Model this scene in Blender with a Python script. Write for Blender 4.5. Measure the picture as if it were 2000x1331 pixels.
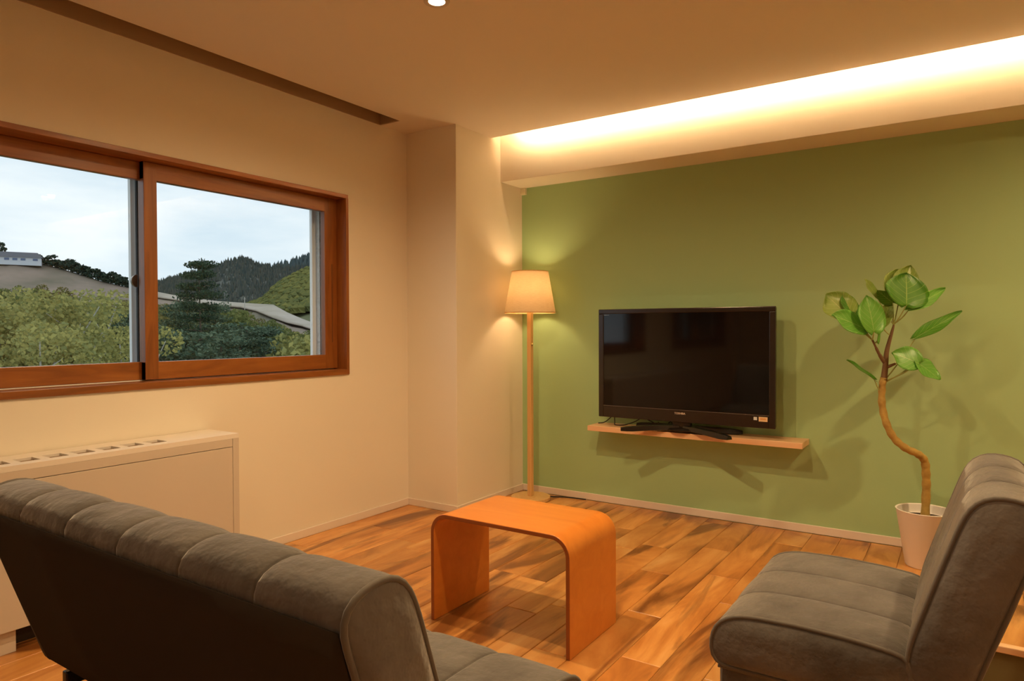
import bpy, bmesh, math, random
from mathutils import Vector, Matrix
random.seed(7)
PI = math.pi
S = bpy.context.scene
for o in list(bpy.data.objects): bpy.data.objects.remove(o)
COL = S.collection

# ------------------------------------------------------------------ camera
FPX, YAW, PITCH, ROLL, CH = 1339.8, .5872, .0161, -.0034, 1.12
Fv = Vector((-math.sin(YAW)*math.cos(PITCH), math.cos(YAW)*math.cos(PITCH), -math.sin(PITCH)))
Rv = Vector((math.cos(YAW), math.sin(YAW), 0))
Uv = Rv.cross(Fv)
rx = Rv*math.cos(ROLL)+Uv*math.sin(ROLL); ux = -Rv*math.sin(ROLL)+Uv*math.cos(ROLL)
cam = bpy.data.objects.new('camera', bpy.data.cameras.new('camera')); COL.objects.link(cam)
cam.matrix_world = Matrix(((rx.x,ux.x,-Fv.x,0),(rx.y,ux.y,-Fv.y,0),(rx.z,ux.z,-Fv.z,CH),(0,0,0,1)))
cam.data.sensor_width = 36; cam.data.lens = FPX/2000*36; cam.data.clip_end = 6000; cam.data.clip_start = .02
S.camera = cam
def at(u, v, dist):                       # a bearing from the photograph, carried out to a horizontal distance in metres
    X = (u-1000)/FPX; Y = (665.5-v)/FPX
    d = Fv+rx*X+ux*Y
    return Vector((0,0,CH))+d*(dist/math.hypot(d.x,d.y))

# ------------------------------------------------------------------ sky, exposure
S.view_settings.view_transform = 'Standard'; S.view_settings.look = 'None'
S.view_settings.exposure = 0; S.view_settings.gamma = 1; S.view_settings.use_curve_mapping = False
W = bpy.data.worlds.new('world'); S.world = W; W.use_nodes = True
nt = W.node_tree; nt.nodes.clear()
def N(nt, t, **k):
    n = nt.nodes.new(t)
    for a, b in k.items():
        if a in n.inputs.keys(): n.inputs[a].default_value = b
        else: setattr(n, a, b)
    return n
tc = N(nt,'ShaderNodeTexCoord'); mp = N(nt,'ShaderNodeMapping'); mp.inputs['Scale'].default_value = (1.6,1.6,6.5)
nz = N(nt,'ShaderNodeTexNoise', Scale=1.7, Detail=6, Roughness=.52)
cr = N(nt,'ShaderNodeValToRGB'); cr.color_ramp.elements[0].position=.36; cr.color_ramp.elements[1].position=.62
cr.color_ramp.elements[0].color=(.56,.675,.765,1); cr.color_ramp.elements[1].color=(.785,.835,.865,1)
bg = N(nt,'ShaderNodeBackground', Strength=1.3); ow = N(nt,'ShaderNodeOutputWorld')
L = nt.links.new
L(tc.outputs['Generated'],mp.inputs['Vector']); L(mp.outputs['Vector'],nz.inputs['Vector']); L(nz.outputs['Fac'],cr.inputs['Fac'])
L(cr.outputs['Color'],bg.inputs['Color']); L(bg.outputs[0],ow.inputs[0])

WARM = (1.0,.68,.345); LAMPC = (1.0,.67,.34)
P_DOWN, P_LAMP, E_LED = 97, 11.0, 310

# ------------------------------------------------------------------ mesh helpers
class MB:
    def __init__(s): s.v=[]; s.f=[]; s.m=[]; s.uv=None
    def add(s, vs, fs, mi=0):
        b=len(s.v); s.v+= [tuple(x) for x in vs]; s.f += [tuple(i+b for i in f) for f in fs]; s.m += [mi]*len(fs); return s
    def box(s, x0,x1,y0,y1,z0,z1,mi=0):
        return s.add([(x0,y0,z0),(x1,y0,z0),(x1,y1,z0),(x0,y1,z0),(x0,y0,z1),(x1,y0,z1),(x1,y1,z1),(x0,y1,z1)],
          [(0,3,2,1),(4,5,6,7),(0,1,5,4),(1,2,6,5),(2,3,7,6),(3,0,4,7)],mi)
    def tube(s, pts, r, n=8, caps=True, mi=0):
        pts=[Vector(p) for p in pts]; m=len(pts)
        rs=r if isinstance(r,(list,tuple)) else [r]*m
        t0=(pts[1]-pts[0]).normalized(); up=Vector((0,0,1)) if abs(t0.z)<.9 else Vector((1,0,0))
        nn=(up-t0*up.dot(t0)).normalized(); vs=[]
        for i,p in enumerate(pts):
            t=(pts[min(i+1,m-1)]-pts[max(i-1,0)]).normalized()
            nn=(nn-t*nn.dot(t)).normalized(); b=t.cross(nn)
            for k in range(n):
                a=2*PI*k/n; vs.append(p+(nn*math.cos(a)+b*math.sin(a))*rs[i])
        fs=[(i*n+k,i*n+(k+1)%n,(i+1)*n+(k+1)%n,(i+1)*n+k) for i in range(m-1) for k in range(n)]
        if caps: fs+= [tuple(range(n-1,-1,-1)), tuple((m-1)*n+k for k in range(n))]
        return s.add(vs,fs,mi)
    def lathe(s, prof, c=(0,0,0), n=32, mi=0, closed=False):
        vs=[(c[0]+r*math.cos(2*PI*k/n),c[1]+r*math.sin(2*PI*k/n),c[2]+z) for r,z in prof for k in range(n)]
        m=len(prof); fs=[(i*n+k,i*n+(k+1)%n,(i+1)*n+(k+1)%n,(i+1)*n+k) for i in range(m-1) for k in range(n)]
        if closed: fs+=[((m-1)*n+k,(m-1)*n+(k+1)%n,(k+1)%n,k) for k in range(n)]
        return s.add(vs,fs,mi)
    def prism(s, poly, ax, a, b, mi=0):    # polygon in the two other axes, extruded along ax
        def P(p,t):
            return {'x':(t,p[0],p[1]),'y':(p[0],t,p[1]),'z':(p[0],p[1],t)}[ax]
        n=len(poly); vs=[P(p,a) for p in poly]+[P(p,b) for p in poly]
        fs=[(i,(i+1)%n,n+(i+1)%n,n+i) for i in range(n)]+[tuple(range(n-1,-1,-1)),tuple(range(n,2*n))]
        return s.add(vs,fs,mi)
    def mesh(s, name, mats, smooth=False):
        me=bpy.data.meshes.new(name); me.from_pydata(s.v,[],s.f)
        for m in (mats if isinstance(mats,(list,tuple)) else [mats]): me.materials.append(m)
        bm=bmesh.new(); bm.from_mesh(me); bmesh.ops.recalc_face_normals(bm,faces=bm.faces); bm.to_mesh(me); bm.free()
        me.polygons.foreach_set('material_index', s.m)
        if smooth: me.polygons.foreach_set('use_smooth',[True]*len(me.polygons))
        me.update(); return me
    def build(s, name, mats, parent=None, smooth=False, bevel=0, segs=2, auto=None):
        o=bpy.data.objects.new(name, s.mesh(name,mats,smooth or auto is not None)); COL.objects.link(o); o.parent=parent
        if bevel:
            b=o.modifiers.new('bevel','BEVEL'); b.width=bevel; b.segments=segs; b.limit_method='ANGLE'; b.angle_limit=math.radians(40)
        if auto is not None:
            sharp(o.data, auto)
        return o
def sharp(me, ang):
    bm=bmesh.new(); bm.from_mesh(me); a=math.radians(ang)
    for e in bm.edges:
        if len(e.link_faces)==2 and e.calc_face_angle(0)>a: e.smooth=False
    bm.to_mesh(me); bm.free()
def tag(o, label, cat=None, group=None, kind=None):
    o['label']=label
    if cat: o['category']=cat
    if group: o['group']=group
    if kind: o['kind']=kind
    return o
def empty(name, loc=(0,0,0), rz=0):
    o=bpy.data.objects.new(name,None); COL.objects.link(o); o.location=loc; o.rotation_euler=(0,0,rz); o.empty_display_size=.1; return o
def lamp(name, kind, parent, loc, power, color, **k):
    d=bpy.data.lights.new(name,kind); d.energy=power; d.color=color
    for a,b in k.items(): setattr(d,a,b)
    o=bpy.data.objects.new(name,d); COL.objects.link(o); o.parent=parent; o.location=loc; return o

# ------------------------------------------------------------------ materials
def mat(name, col, rough=.6, metal=0, bump=None, sheen=0, spec=.5, noise=None, coat=0):
    m=bpy.data.materials.new(name); m.use_nodes=True; nt=m.node_tree; b=nt.nodes['Principled BSDF']; L=nt.links.new
    b.inputs['Base Color'].default_value=(*col,1); b.inputs['Roughness'].default_value=rough; b.inputs['Metallic'].default_value=metal
    b.inputs['Specular IOR Level'].default_value=spec; b.inputs['Coat Weight'].default_value=coat
    if sheen: b.inputs['Sheen Weight'].default_value=sheen; b.inputs['Sheen Roughness'].default_value=.4
    tc=N(nt,'ShaderNodeTexCoord')
    if noise:                                   # (second colour, scale)
        n=N(nt,'ShaderNodeTexNoise',Scale=noise[1],Detail=5,Roughness=.6); mx=N(nt,'ShaderNodeMixRGB')
        r=N(nt,'ShaderNodeValToRGB'); r.color_ramp.elements[0].position=.35; r.color_ramp.elements[1].position=.68
        L(tc.outputs['Object'],n.inputs['Vector']); L(n.outputs['Fac'],r.inputs['Fac']); L(r.outputs['Color'],mx.inputs['Fac'])
        mx.inputs['Color1'].default_value=(*col,1); mx.inputs['Color2'].default_value=(*noise[0],1); L(mx.outputs[0],b.inputs['Base Color'])
    if bump:                                    # (scale, strength, distance)
        n=N(nt,'ShaderNodeTexNoise',Scale=bump[0],Detail=3); bp=N(nt,'ShaderNodeBump',Strength=bump[1],Distance=bump[2])
        L(tc.outputs['Object'],n.inputs['Vector']); L(n.outputs['Fac'],bp.inputs['Height']); L(bp.outputs[0],b.inputs['Normal'])
    return m
def wood(name, cols, axis, rough=.42, stretch=14, scale=2.2, rnd=True, streak=None, coat=0, wobble=1.2):
    # grain runs along axis; Object Info Random shifts the figure from piece to piece
    m=bpy.data.materials.new(name); m.use_nodes=True; nt=m.node_tree; b=nt.nodes['Principled BSDF']; L=nt.links.new
    tc=N(nt,'ShaderNodeTexCoord'); mp=N(nt,'ShaderNodeMapping'); oi=N(nt,'ShaderNodeObjectInfo')
    sc=[stretch]*3; sc['xyz'.index(axis)]=1.0; mp.inputs['Scale'].default_value=sc
    mu=N(nt,'ShaderNodeMath',operation='MULTIPLY'); mu.inputs[1].default_value=37.0 if rnd else 0
    cx=N(nt,'ShaderNodeCombineXYZ'); L(oi.outputs['Random'],mu.inputs[0])
    for i in 'XYZ': L(mu.outputs[0],cx.inputs[i])
    ad=N(nt,'ShaderNodeVectorMath',operation='ADD'); L(tc.outputs['Object'],mp.inputs['Vector']); L(mp.outputs[0],ad.inputs[0]); L(cx.outputs[0],ad.inputs[1])
    n1=N(nt,'ShaderNodeTexNoise',Scale=scale,Detail=6,Roughness=.6,Distortion=wobble); L(ad.outputs[0],n1.inputs['Vector'])
    r=N(nt,'ShaderNodeValToRGB'); els=r.color_ramp.elements
    while len(els)<len(cols): els.new(.5)
    for e,(p,c) in zip(els,cols): e.position=p; e.color=(*c,1)
    L(n1.outputs['Fac'],r.inputs['Fac']); out=r.outputs['Color']
    if rnd:
        hs=N(nt,'ShaderNodeHueSaturation'); mr=N(nt,'ShaderNodeMapRange'); mr.inputs['To Min'].default_value=.82; mr.inputs['To Max'].default_value=1.14
        m2=N(nt,'ShaderNodeMath',operation='MULTIPLY'); m2.inputs[1].default_value=7.31; fr=N(nt,'ShaderNodeMath',operation='FRACT')
        L(oi.outputs['Random'],m2.inputs[0]); L(m2.outputs[0],fr.inputs[0]); L(fr.outputs[0],mr.inputs['Value']); L(mr.outputs[0],hs.inputs['Value'])
        L(out,hs.inputs['Color']); out=hs.outputs['Color']
    if streak:                                  # (colour, low, high): dark heartwood streaks
        n2=N(nt,'ShaderNodeTexNoise',Scale=scale*.55,Detail=5,Roughness=.55,Distortion=1.8)
        a2=N(nt,'ShaderNodeVectorMath',operation='ADD'); a2.inputs[1].default_value=(11,5,3); L(ad.outputs[0],a2.inputs[0]); L(a2.outputs[0],n2.inputs['Vector'])
        r2=N(nt,'ShaderNodeValToRGB'); r2.color_ramp.elements[0].position=streak[1]; r2.color_ramp.elements[1].position=streak[2]
        mx=N(nt,'ShaderNodeMixRGB'); L(n2.outputs['Fac'],r2.inputs['Fac']); L(r2.outputs['Color'],mx.inputs['Fac']); L(out,mx.inputs['Color1']); mx.inputs['Color2'].default_value=(*streak[0],1); out=mx.outputs[0]
    L(out,b.inputs['Base Color']); b.inputs['Roughness'].default_value=rough; b.inputs['Coat Weight'].default_value=coat; b.inputs['Coat Roughness'].default_value=.25
    return m
def emit(name, col, st):
    m=bpy.data.materials.new(name); m.use_nodes=True; nt=m.node_tree; nt.nodes.clear()
    e=N(nt,'ShaderNodeEmission',Strength=st); e.inputs['Color'].default_value=(*col,1); o=N(nt,'ShaderNodeOutputMaterial'); nt.links.new(e.outputs[0],o.inputs[0]); return m
def glass(name):
    m=bpy.data.materials.new(name); m.use_nodes=True; nt=m.node_tree; nt.nodes.clear(); L=nt.links.new
    t=N(nt,'ShaderNodeBsdfTransparent'); g=N(nt,'ShaderNodeBsdfGlossy',Roughness=.0); fr=N(nt,'ShaderNodeFresnel',IOR=1.35); x=N(nt,'ShaderNodeMixShader'); o=N(nt,'ShaderNodeOutputMaterial')
    t.inputs['Color'].default_value=(.97,.985,.98,1)
    L(fr.outputs[0],x.inputs[0]); L(t.outputs[0],x.inputs[1]); L(g.outputs[0],x.inputs[2]); L(x.outputs[0],o.inputs[0]); return m
def leafmat(name, col, col2, trans=.3):
    m=bpy.data.materials.new(name); m.use_nodes=True; nt=m.node_tree; nt.nodes.clear(); L=nt.links.new
    oi=N(nt,'ShaderNodeObjectInfo'); ge=N(nt,'ShaderNodeNewGeometry'); mx=N(nt,'ShaderNodeMixRGB'); mx.inputs[1].default_value=(*col,1); mx.inputs[2].default_value=(*col2,1)
    L(ge.outputs['Random Per Island'],mx.inputs[0])
    d=N(nt,'ShaderNodeBsdfDiffuse'); t=N(nt,'ShaderNodeBsdfTranslucent'); x=N(nt,'ShaderNodeMixShader'); x.inputs[0].default_value=trans; o=N(nt,'ShaderNodeOutputMaterial')
    L(mx.outputs[0],d.inputs[0]); L(mx.outputs[0],t.inputs[0]); L(d.outputs[0],x.inputs[1]); L(t.outputs[0],x.inputs[2]); L(x.outputs[0],o.inputs[0]); return m

M_WALL=mat('cream wallpaper',(.83,.765,.655),.85,bump=(260,.12,.002))
M_CEIL=mat('cream ceiling paper',(.81,.74,.66),.75,bump=(200,.10,.002))
M_GREEN=mat('green accent paint',(.375,.56,.285),.75,bump=(240,.1,.002))
M_BASE=mat('pale vinyl skirting',(.80,.70,.62),.5)
M_PLANK=wood('apple wood plank',[(.30,(.32,.115,.025)),(.43,(.51,.21,.050)),(.57,(.64,.31,.092)),(.73,(.73,.42,.16))],'y',rough=.36,stretch=5,scale=1.15,streak=((.20,.070,.016),.545,.65),coat=.15)
M_SUB=wood('plain wood floor',[(.3,(.42,.2,.06)),(.5,(.6,.31,.1)),(.7,(.72,.42,.17))],'y',rough=.4,rnd=False)
M_TRIMX=wood('stained window wood x',[(.3,(.20,.060,.010)),(.5,(.29,.092,.016)),(.72,(.37,.13,.025))],'y',rough=.38,stretch=10,scale=1.8,coat=.25)
M_TRIMZ=wood('stained window wood z',[(.3,(.20,.060,.010)),(.5,(.29,.092,.016)),(.72,(.37,.13,.025))],'z',rough=.38,stretch=10,scale=1.8,coat=.25)
M_TABLE=wood('honey bentwood ply',[(.3,(.62,.195,.024)),(.5,(.67,.222,.029)),(.7,(.71,.25,.036))],'x',rough=.33,stretch=9,scale=1.4,rnd=False,coat=.2)
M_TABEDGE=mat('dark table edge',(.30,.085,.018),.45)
M_SHELF=wood('pale shelf wood',[(.3,(.80,.47,.25)),(.55,(.85,.55,.32)),(.75,(.88,.60,.37))],'x',rough=.42,stretch=14,scale=2,rnd=False)
M_LAMPW=wood('pale lamp wood',[(.3,(.66,.39,.15)),(.55,(.74,.47,.2)),(.75,(.78,.53,.25))],'z',rough=.45,stretch=12,scale=2.4,rnd=False)
M_VELVET=mat('taupe velvet',(.185,.175,.168),.85,sheen=.5,noise=((.085,.078,.074),3.6),bump=(26,.5,.012),spec=.2)
M_PIPE=mat('taupe piping',(.125,.115,.105),.8,sheen=.25)
M_REAR=mat('black-brown dust cloth',(.050,.041,.034),.95,spec=.1)
M_CHROME=mat('chrome',(.75,.76,.78),.18,metal=1)
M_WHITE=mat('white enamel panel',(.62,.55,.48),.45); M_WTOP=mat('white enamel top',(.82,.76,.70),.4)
M_DARK=mat('dark slot',(.05,.035,.025),.9)
M_BLACK=mat('gloss black plastic',(.012,.010,.009),.16,spec=.5)
M_BEZEL=mat('dark brown bezel',(.022,.015,.011),.22,spec=.6)
M_SCREEN=mat('black screen glass',(.006,.005,.005),.06,spec=.45)
M_LOGO=mat('silver lettering',(.75,.62,.52),.4)
M_STK1=mat('pale blue sticker',(.75,.80,.82),.5); M_STK2=mat('cream sticker',(.9,.68,.42),.5); M_STK3=mat('orange sticker print',(.80,.42,.14),.5)
M_CABLE=mat('black cable',(.012,.010,.009),.5)
M_POT=mat('matt white pot',(.90,.88,.86),.55); M_SOIL=mat('dark potting soil',(.05,.03,.018),.95,bump=(60,.8,.01))
M_TRUNK=mat('golden bark',(.52,.37,.10),.7,noise=((.34,.21,.05),16),bump=(40,.6,.006)); M_TWIG=mat('brown twig',(.17,.095,.045),.75,bump=(50,.5,.004)); M_PETI=mat('green petiole',(.36,.40,.12),.6)
M_ALU=mat('white aluminium',(.88,.90,.92),.4); M_GROOVE=mat('groove shadow brown',(.13,.045,.012),.6); M_ALUD=mat('dark gasket',(.03,.035,.04),.6)
M_STEEL=mat('brushed steel latch',(.35,.33,.31),.32,metal=1); M_BRONZE=mat('brown latch body',(.10,.075,.06),.4,metal=.6)
M_RENDER=mat('rough white render',(.88,.89,.88),.95,noise=((.76,.78,.77),30),bump=(70,.9,.01))
M_GLASS=glass('window glass')
M_PLASTIC=mat('cream plastic',(.80,.76,.58),.5)
M_LED=emit('warm led tape',(1,.69,.36),E_LED); M_LENS=emit('downlight lens',(1,.72,.42),22); M_BULB=emit('lamp bulb',(1,.62,.28),18)
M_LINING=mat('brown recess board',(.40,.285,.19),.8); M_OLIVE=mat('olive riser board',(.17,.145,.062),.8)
M_BRASS=mat('brass chain',(.55,.40,.16),.35,metal=1)
def shade_mat():
    m=bpy.data.materials.new('linen shade'); m.use_nodes=True; nt=m.node_tree; nt.nodes.clear(); L=nt.links.new
    tc=N(nt,'ShaderNodeTexCoord'); mp=N(nt,'ShaderNodeMapping'); mp.inputs['Scale'].default_value=(40,40,420); n=N(nt,'ShaderNodeTexNoise',Scale=1.0,Detail=3); L(tc.outputs['Object'],mp.inputs[0]); L(mp.outputs[0],n.inputs['Vector'])
    r=N(nt,'ShaderNodeValToRGB'); r.color_ramp.elements[0].color=(.66,.54,.38,1); r.color_ramp.elements[1].color=(.86,.76,.60,1); L(n.outputs['Fac'],r.inputs[0])
    d=N(nt,'ShaderNodeBsdfDiffuse'); t=N(nt,'ShaderNodeBsdfTranslucent'); x=N(nt,'ShaderNodeMixShader'); x.inputs[0].default_value=.46; o=N(nt,'ShaderNodeOutputMaterial')
    L(r.outputs[0],d.inputs[0]); L(r.outputs[0],t.inputs[0]); L(d.outputs[0],x.inputs[1]); L(t.outputs[0],x.inputs[2]); L(x.outputs[0],o.inputs[0]); return m
M_SHADE=shade_mat()

# ------------------------------------------------------------------ room shell
XW,XO,YC,XC,YG,ZC,ZB,YB,YS = -2.983,-3.235,3.278,-2.585,4.015,2.363,2.096,3.753,3.651
XR,YR = 2.6,-2.9
WY0,WY1,WZ0,WZ1 = .565,2.777,.865,1.8975        # window opening in the left wall
V0,V1 = -2.45,-.25                              # an unseen second window, added to bring daylight onto the sofa
ST='structure'
floor=MB().box(XO,XR+.1,YR-.1,YG+.1,-.12,-.006).build('floor',M_SUB); tag(floor,'orange-brown wooden plank floor of the room','floor',kind=ST)
# planks: 142 mm wide, 940 mm long, running towards the green wall
PW,PL=.142,.94
def plank_mesh(w,l):
    g=.0008;b=.0022;t=.006
    m=MB(); m.add([(g,g,-t),(w-g,g,-t),(w-g,l-g,-t),(g,l-g,-t),(g,g,-b*.8),(w-g,g,-b*.8),(w-g,l-g,-b*.8),(g,l-g,-b*.8),(g+b,g+b,0),(w-g-b,g+b,0),(w-g-b,l-g-b,0),(g+b,l-g-b,0)],
     [(0,3,2,1),(0,1,5,4),(1,2,6,5),(2,3,7,6),(3,0,4,7),(4,5,9,8),(5,6,10,9),(6,7,11,10),(7,4,8,11),(8,9,10,11)])
    return m.mesh('plank',M_PLANK)
cache={}
known={0:2.145,-1:2.516,-3:2.395,-5:2.598,-10:2.615}
k0=math.floor((XW+.984)/PW); nplank=0
for k in range(k0,19):
    xa=max(-.984+k*PW,XW+.001); xb=-.984+(k+1)*PW
    if xb-xa<.01: continue
    y=known.get(k,2.2+random.random()*PL); y-=PL*math.ceil((y+.3)/PL)
    while y<YG-.012:
        ya,yb=max(y,-.3),min(y+PL,YG-.012); y+=PL
        if yb-ya<.02: continue
        if xa<XC and yb>YC: yb=min(yb,YC-.001) if xb<=XC+.02 else yb
        if yb-ya<.02: continue
        key=(round(xb-xa,4),round(yb-ya,4))
        if key not in cache: cache[key]=plank_mesh(xb-xa,yb-ya)
        o=bpy.data.objects.new('plank',cache[key]); COL.objects.link(o); o.parent=floor; o.location=(xa,ya,0); nplank+=1
# left wall with two window openings, one of them added, and the ceiling slot above it
m=MB()
zt=2.62
ys=[YR-.1,V0,V1,WY0,WY1,YC+.02]
m.box(XO,XW,ys[0],ys[-1],-.12,WZ0); m.box(XO,XW,ys[0],ys[-1],WZ1,zt)
for a,b in ((ys[0],V0),(V1,WY0),(WY1,ys[-1])): m.box(XO,XW,a,b,WZ0,WZ1)
# outside skin in rough render
wl=m.build('wall_left',M_WALL); tag(wl,'long cream papered wall with the wood-framed window','wall',kind=ST)
col=MB().box(XO,XC,YC,YG+.2,-.12,zt).build('wall_column',M_WALL,bevel=.003); tag(col,'cream corner pillar between window wall and green wall','wall',kind=ST)
wf=MB().box(XC,XR+.1,YG,YG+.2,-.12,zt).build('wall_far',M_GREEN); tag(wf,'green accent wall behind the television','wall',kind=ST)
wr=MB().box(XR,XR+.2,YR-.1,YG,-.12,zt).build('wall_right',M_WALL); tag(wr,'cream wall closing the room on the right','wall',kind=ST)
wb=MB().box(XO,XR+.2,YR-.2,YR,-.12,zt).build('wall_rear',M_WALL); tag(wb,'cream wall at the rear of the room','wall',kind=ST)
# ceiling: board with a slot along the window wall and one along the beam; cavities closed above
m=MB(); CT=.022
m.box(-2.822,XR,YR,YS,ZC,ZC+CT); m.box(XW,-2.822,3.048,YC,ZC,ZC+CT)
m.box(XO,XR+.2,YR-.1,YG+.1,zt,zt+.1)
m.box(-2.822,-2.800,YR,3.048,ZC+CT,zt); m.box(XW,-2.80,3.048,3.07,ZC+CT,zt)
m.box(XC,XR,3.50,3.52,ZC+CT,zt); m.box(XC,XR,3.52,YB,ZC+.115,ZC+.135)
ce=m.build('ceiling',M_CEIL); tag(ce,'flat cream ceiling with a dark slot along the window wall','ceiling',kind=ST)
lin=MB(); lin.box(XW,XW+.006,YR,3.047,ZC+.001,zt-.01); lin.box(XW+.006,-2.8225,YR,3.047,ZC+.09,ZC+.10); lin.box(XW+.006,-2.8225,3.036,3.047,ZC+.001,ZC+.09); lin.build('recess_dark_boards',M_LINING,ce)  # brown boards inside the slot make its band dark
bm_=MB().box(XC,XR,YB,YG,ZB,zt).build('trim_1',M_WALL,bevel=.002); tag(bm_,'cream ceiling beam above the green wall','beam',kind=ST)
def skirt(name, x0,x1,y0,y1, label):
    o=MB().box(x0,x1,y0,y1,0,.045).build(name,M_BASE,bevel=.003); tag(o,label,'baseboard',kind=ST)
skirt('baseboard_left',XW,XW+.007,YR,YC,'pale skirting along the foot of the window wall')
skirt('baseboard_column',XW+.007,XC+.007,YC-.007,YC,'short pale skirting on the front of the corner pillar')
skirt('baseboard_return',XC,XC+.007,YC,YG,'pale skirting on the pillar side by the floor lamp')
skirt('baseboard_far',XC+.007,XR,YG-.008,YG,'pale pinkish skirting along the foot of the green wall')

# ------------------------------------------------------------------ windows
def sheet(x,y0,y1,z0,z1):
    m=MB(); m.add([(x,y0,z0),(x,y1,z0),(x,y1,z1),(x,y0,z1)],[(0,1,2,3)]); return m
def window(name, y0, y1, label):
    wn=empty(name,(0,0,0)); tag(wn,label,'window',kind=ST)
    e=.020; xf=XW+.006
    for nm,a in (('casing_head',(XO+.075,xf,y0,y1,WZ1-.022,WZ1)),('casing_sill',(XO+.075,xf+.004,y0,y1-e,WZ0,WZ0+.030))):
        MB().box(*a).build(nm,M_TRIMX,wn,bevel=.0015)
    for a,b in ((y0,y0+e),(y1-e,y1)): MB().box(XO+.075,xf+.002,a,b,WZ0,WZ1-.022).build('casing_jamb',M_TRIMZ,wn,bevel=.0015)
    MB().box(-3.092,-3.088,y0+e,y1-e,WZ0+.030,WZ0+.0335).build('sill_rail',M_ALU,wn)
    ya,yb=y0+e,y1-e; mid=(ya+yb)/2; lap=.031; zb,zt_=WZ0+.0345,WZ1-.023
    for s,(a,b,x0,x1) in enumerate(((mid-lap,yb,-3.088,-3.055),(ya,mid+lap,-3.125,-3.092))):
        f=MB(); ss,rb,rt=.060,.080,.078
        f.box(x0,x1,a,b,zb,zb+rb); f.box(x0,x1,a,b,zt_-rt,zt_)
        sash=f.build('wooden_sash',M_TRIMX,wn,bevel=.002)
        st=ss if s==0 else .05
        for c,d in ((a,a+st),(b-(.088 if s==0 else .05),b)): MB().box(x0-.0004,x1+.0004,c,d,zb,zt_).build('stile',M_TRIMZ,sash,bevel=.002)
        sheet((x0+x1)/2,a+.03,b-.03,zb+.05,zt_-.05).build('glass_pane',M_GLASS,sash)
        if s==0: MB().box(x1+.0002,x1+.0012,b-.040,b-.034,1.05,1.50).build('finger_groove',M_GROOVE,sash)
    # outer white aluminium window
    fr=MB(); ax0,ax1=XO+.02,XO+.074
    fr.box(ax0,ax1,y0,y1,WZ0,WZ0+.05); fr.box(ax0,ax1,y0,y1,WZ1-.05,WZ1); fr.box(ax0,ax1,y0,y0+.04,WZ0+.05,WZ1-.05); fr.box(ax0,ax1,y1-.047,y1,WZ0+.05,WZ1-.05)
    al=fr.build('aluminium_frame',M_ALU,wn,bevel=.002)
    for s,(a,b,x0,x1) in enumerate(((ya+.02,mid+.035,-3.185,-3.165),(mid-.02,yb-.03,-3.212,-3.190))):
        f=MB(); f.box(x0,x1,a,b,WZ0+.045,WZ0+.075); f.box(x0,x1,a,b,WZ1-.075,WZ1-.045); f.box(x0,x1,a,a+.03,WZ0+.075,WZ1-.075); f.box(x0,x1,b-.034,b,WZ0+.075,WZ1-.075)
        q=f.build('aluminium_sash',M_ALU,wn,bevel=.0015)
        sheet((x0+x1)/2,a+.02,b-.02,WZ0+.065,WZ1-.065).build('glass_pane',M_GLASS,q)
        if s==0:
            MB().box(x1-.012,x1+.001,b-.040,b-.034,WZ0+.075,WZ1-.075).build('gasket',M_ALUD,q)
            zl=1.335
            lk=MB().box(x1,x1+.018,b-.030,b-.006,zl-.055,zl+.03).build('latch_body',M_BRONZE,q,bevel=.004,segs=3)
            c=MB(); c.prism([(b-.045+.030*math.cos(t),zl+.012+.030*math.sin(t)) for t in [PI/2+PI*i/12 for i in range(13)]],'x',x1+.004,x1+.016); c.build('crescent',M_STEEL,q,bevel=.002)
            MB().box(x1+.018,x1+.026,b-.024,b-.012,zl-.035,zl+.045).build('lever',M_STEEL,q,bevel=.003)
    return wn
window('window_1',WY0,WY1,'wood-framed sliding window looking out on the hills')
window('added_window',V0,V1,'unseen wood-framed window added further back for daylight on the sofa')
m=MB(); x0,x1=XO-.012,XO
m.box(x0,x1,YR-.2,YG+.3,-8,WZ0-.02); m.box(x0,x1,YR-.2,YG+.3,WZ1+.02,4)
for a,b in ((YR-.2,V0),(V1,WY0),(WY1-.055,YG+.3)): m.box(x0,x1,a,b,WZ0-.02,WZ1+.02)
m.box(XO,XO+.0735,WY1-.055,WY1-.0475,WZ0+.05,WZ1-.05)
o=m.build('wall_outside',M_RENDER); tag(o,'rough white rendered outside face and reveal of the building','wall',kind=ST)

# ------------------------------------------------------------------ lamps of the room
def downlight(x,y,label,power=P_DOWN):
    t=empty('downlight',(x,y,ZC)); tag(t,label,'downlight','recessed ceiling downlights')
    MB().lathe([(.030,-.001),(.046,-.004),(.050,-.002),(.050,.0),(.030,.0)],n=28).build('trim_ring',M_WHITE,t,auto=40)
    MB().lathe([(.0005,-.0022),(.020,-.002),(.0335,-.0012)],n=28).build('lens',M_LENS,t)
    lamp('downlight_beam','SPOT',t,(0,0,-.012),power,WARM,spot_size=math.radians(164),spot_blend=.85,shadow_soft_size=.03)
downlight(-1.683,2.023,'round recessed downlight in the ceiling in view above the window side',P_DOWN*1.0)
for x,y,p in ((-.95,1.62,.85),(.75,2.9,.95),(.75,.75,.25),(2.0,1.9,.3),(-1.683,.6,.22),(-.4,-1.4,.12),(1.6,-1.2,.3)): downlight(x,y,'round recessed downlight in the ceiling out of view overhead',P_DOWN*p)  # some unseen ones on the right are added to brighten the window wall
led=MB().box(-2.40,XR-.05,3.639,3.649,ZC+CT+.014,ZC+CT+.022).build('led_strip',M_LED)
MB().box(-2.40,XR-.05,3.637,3.6505,ZC+CT,ZC+CT+.0138).build('channel',M_ALU,led); tag(led,'warm glowing strip light hidden in the ceiling slot before the beam','strip light')
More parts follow.
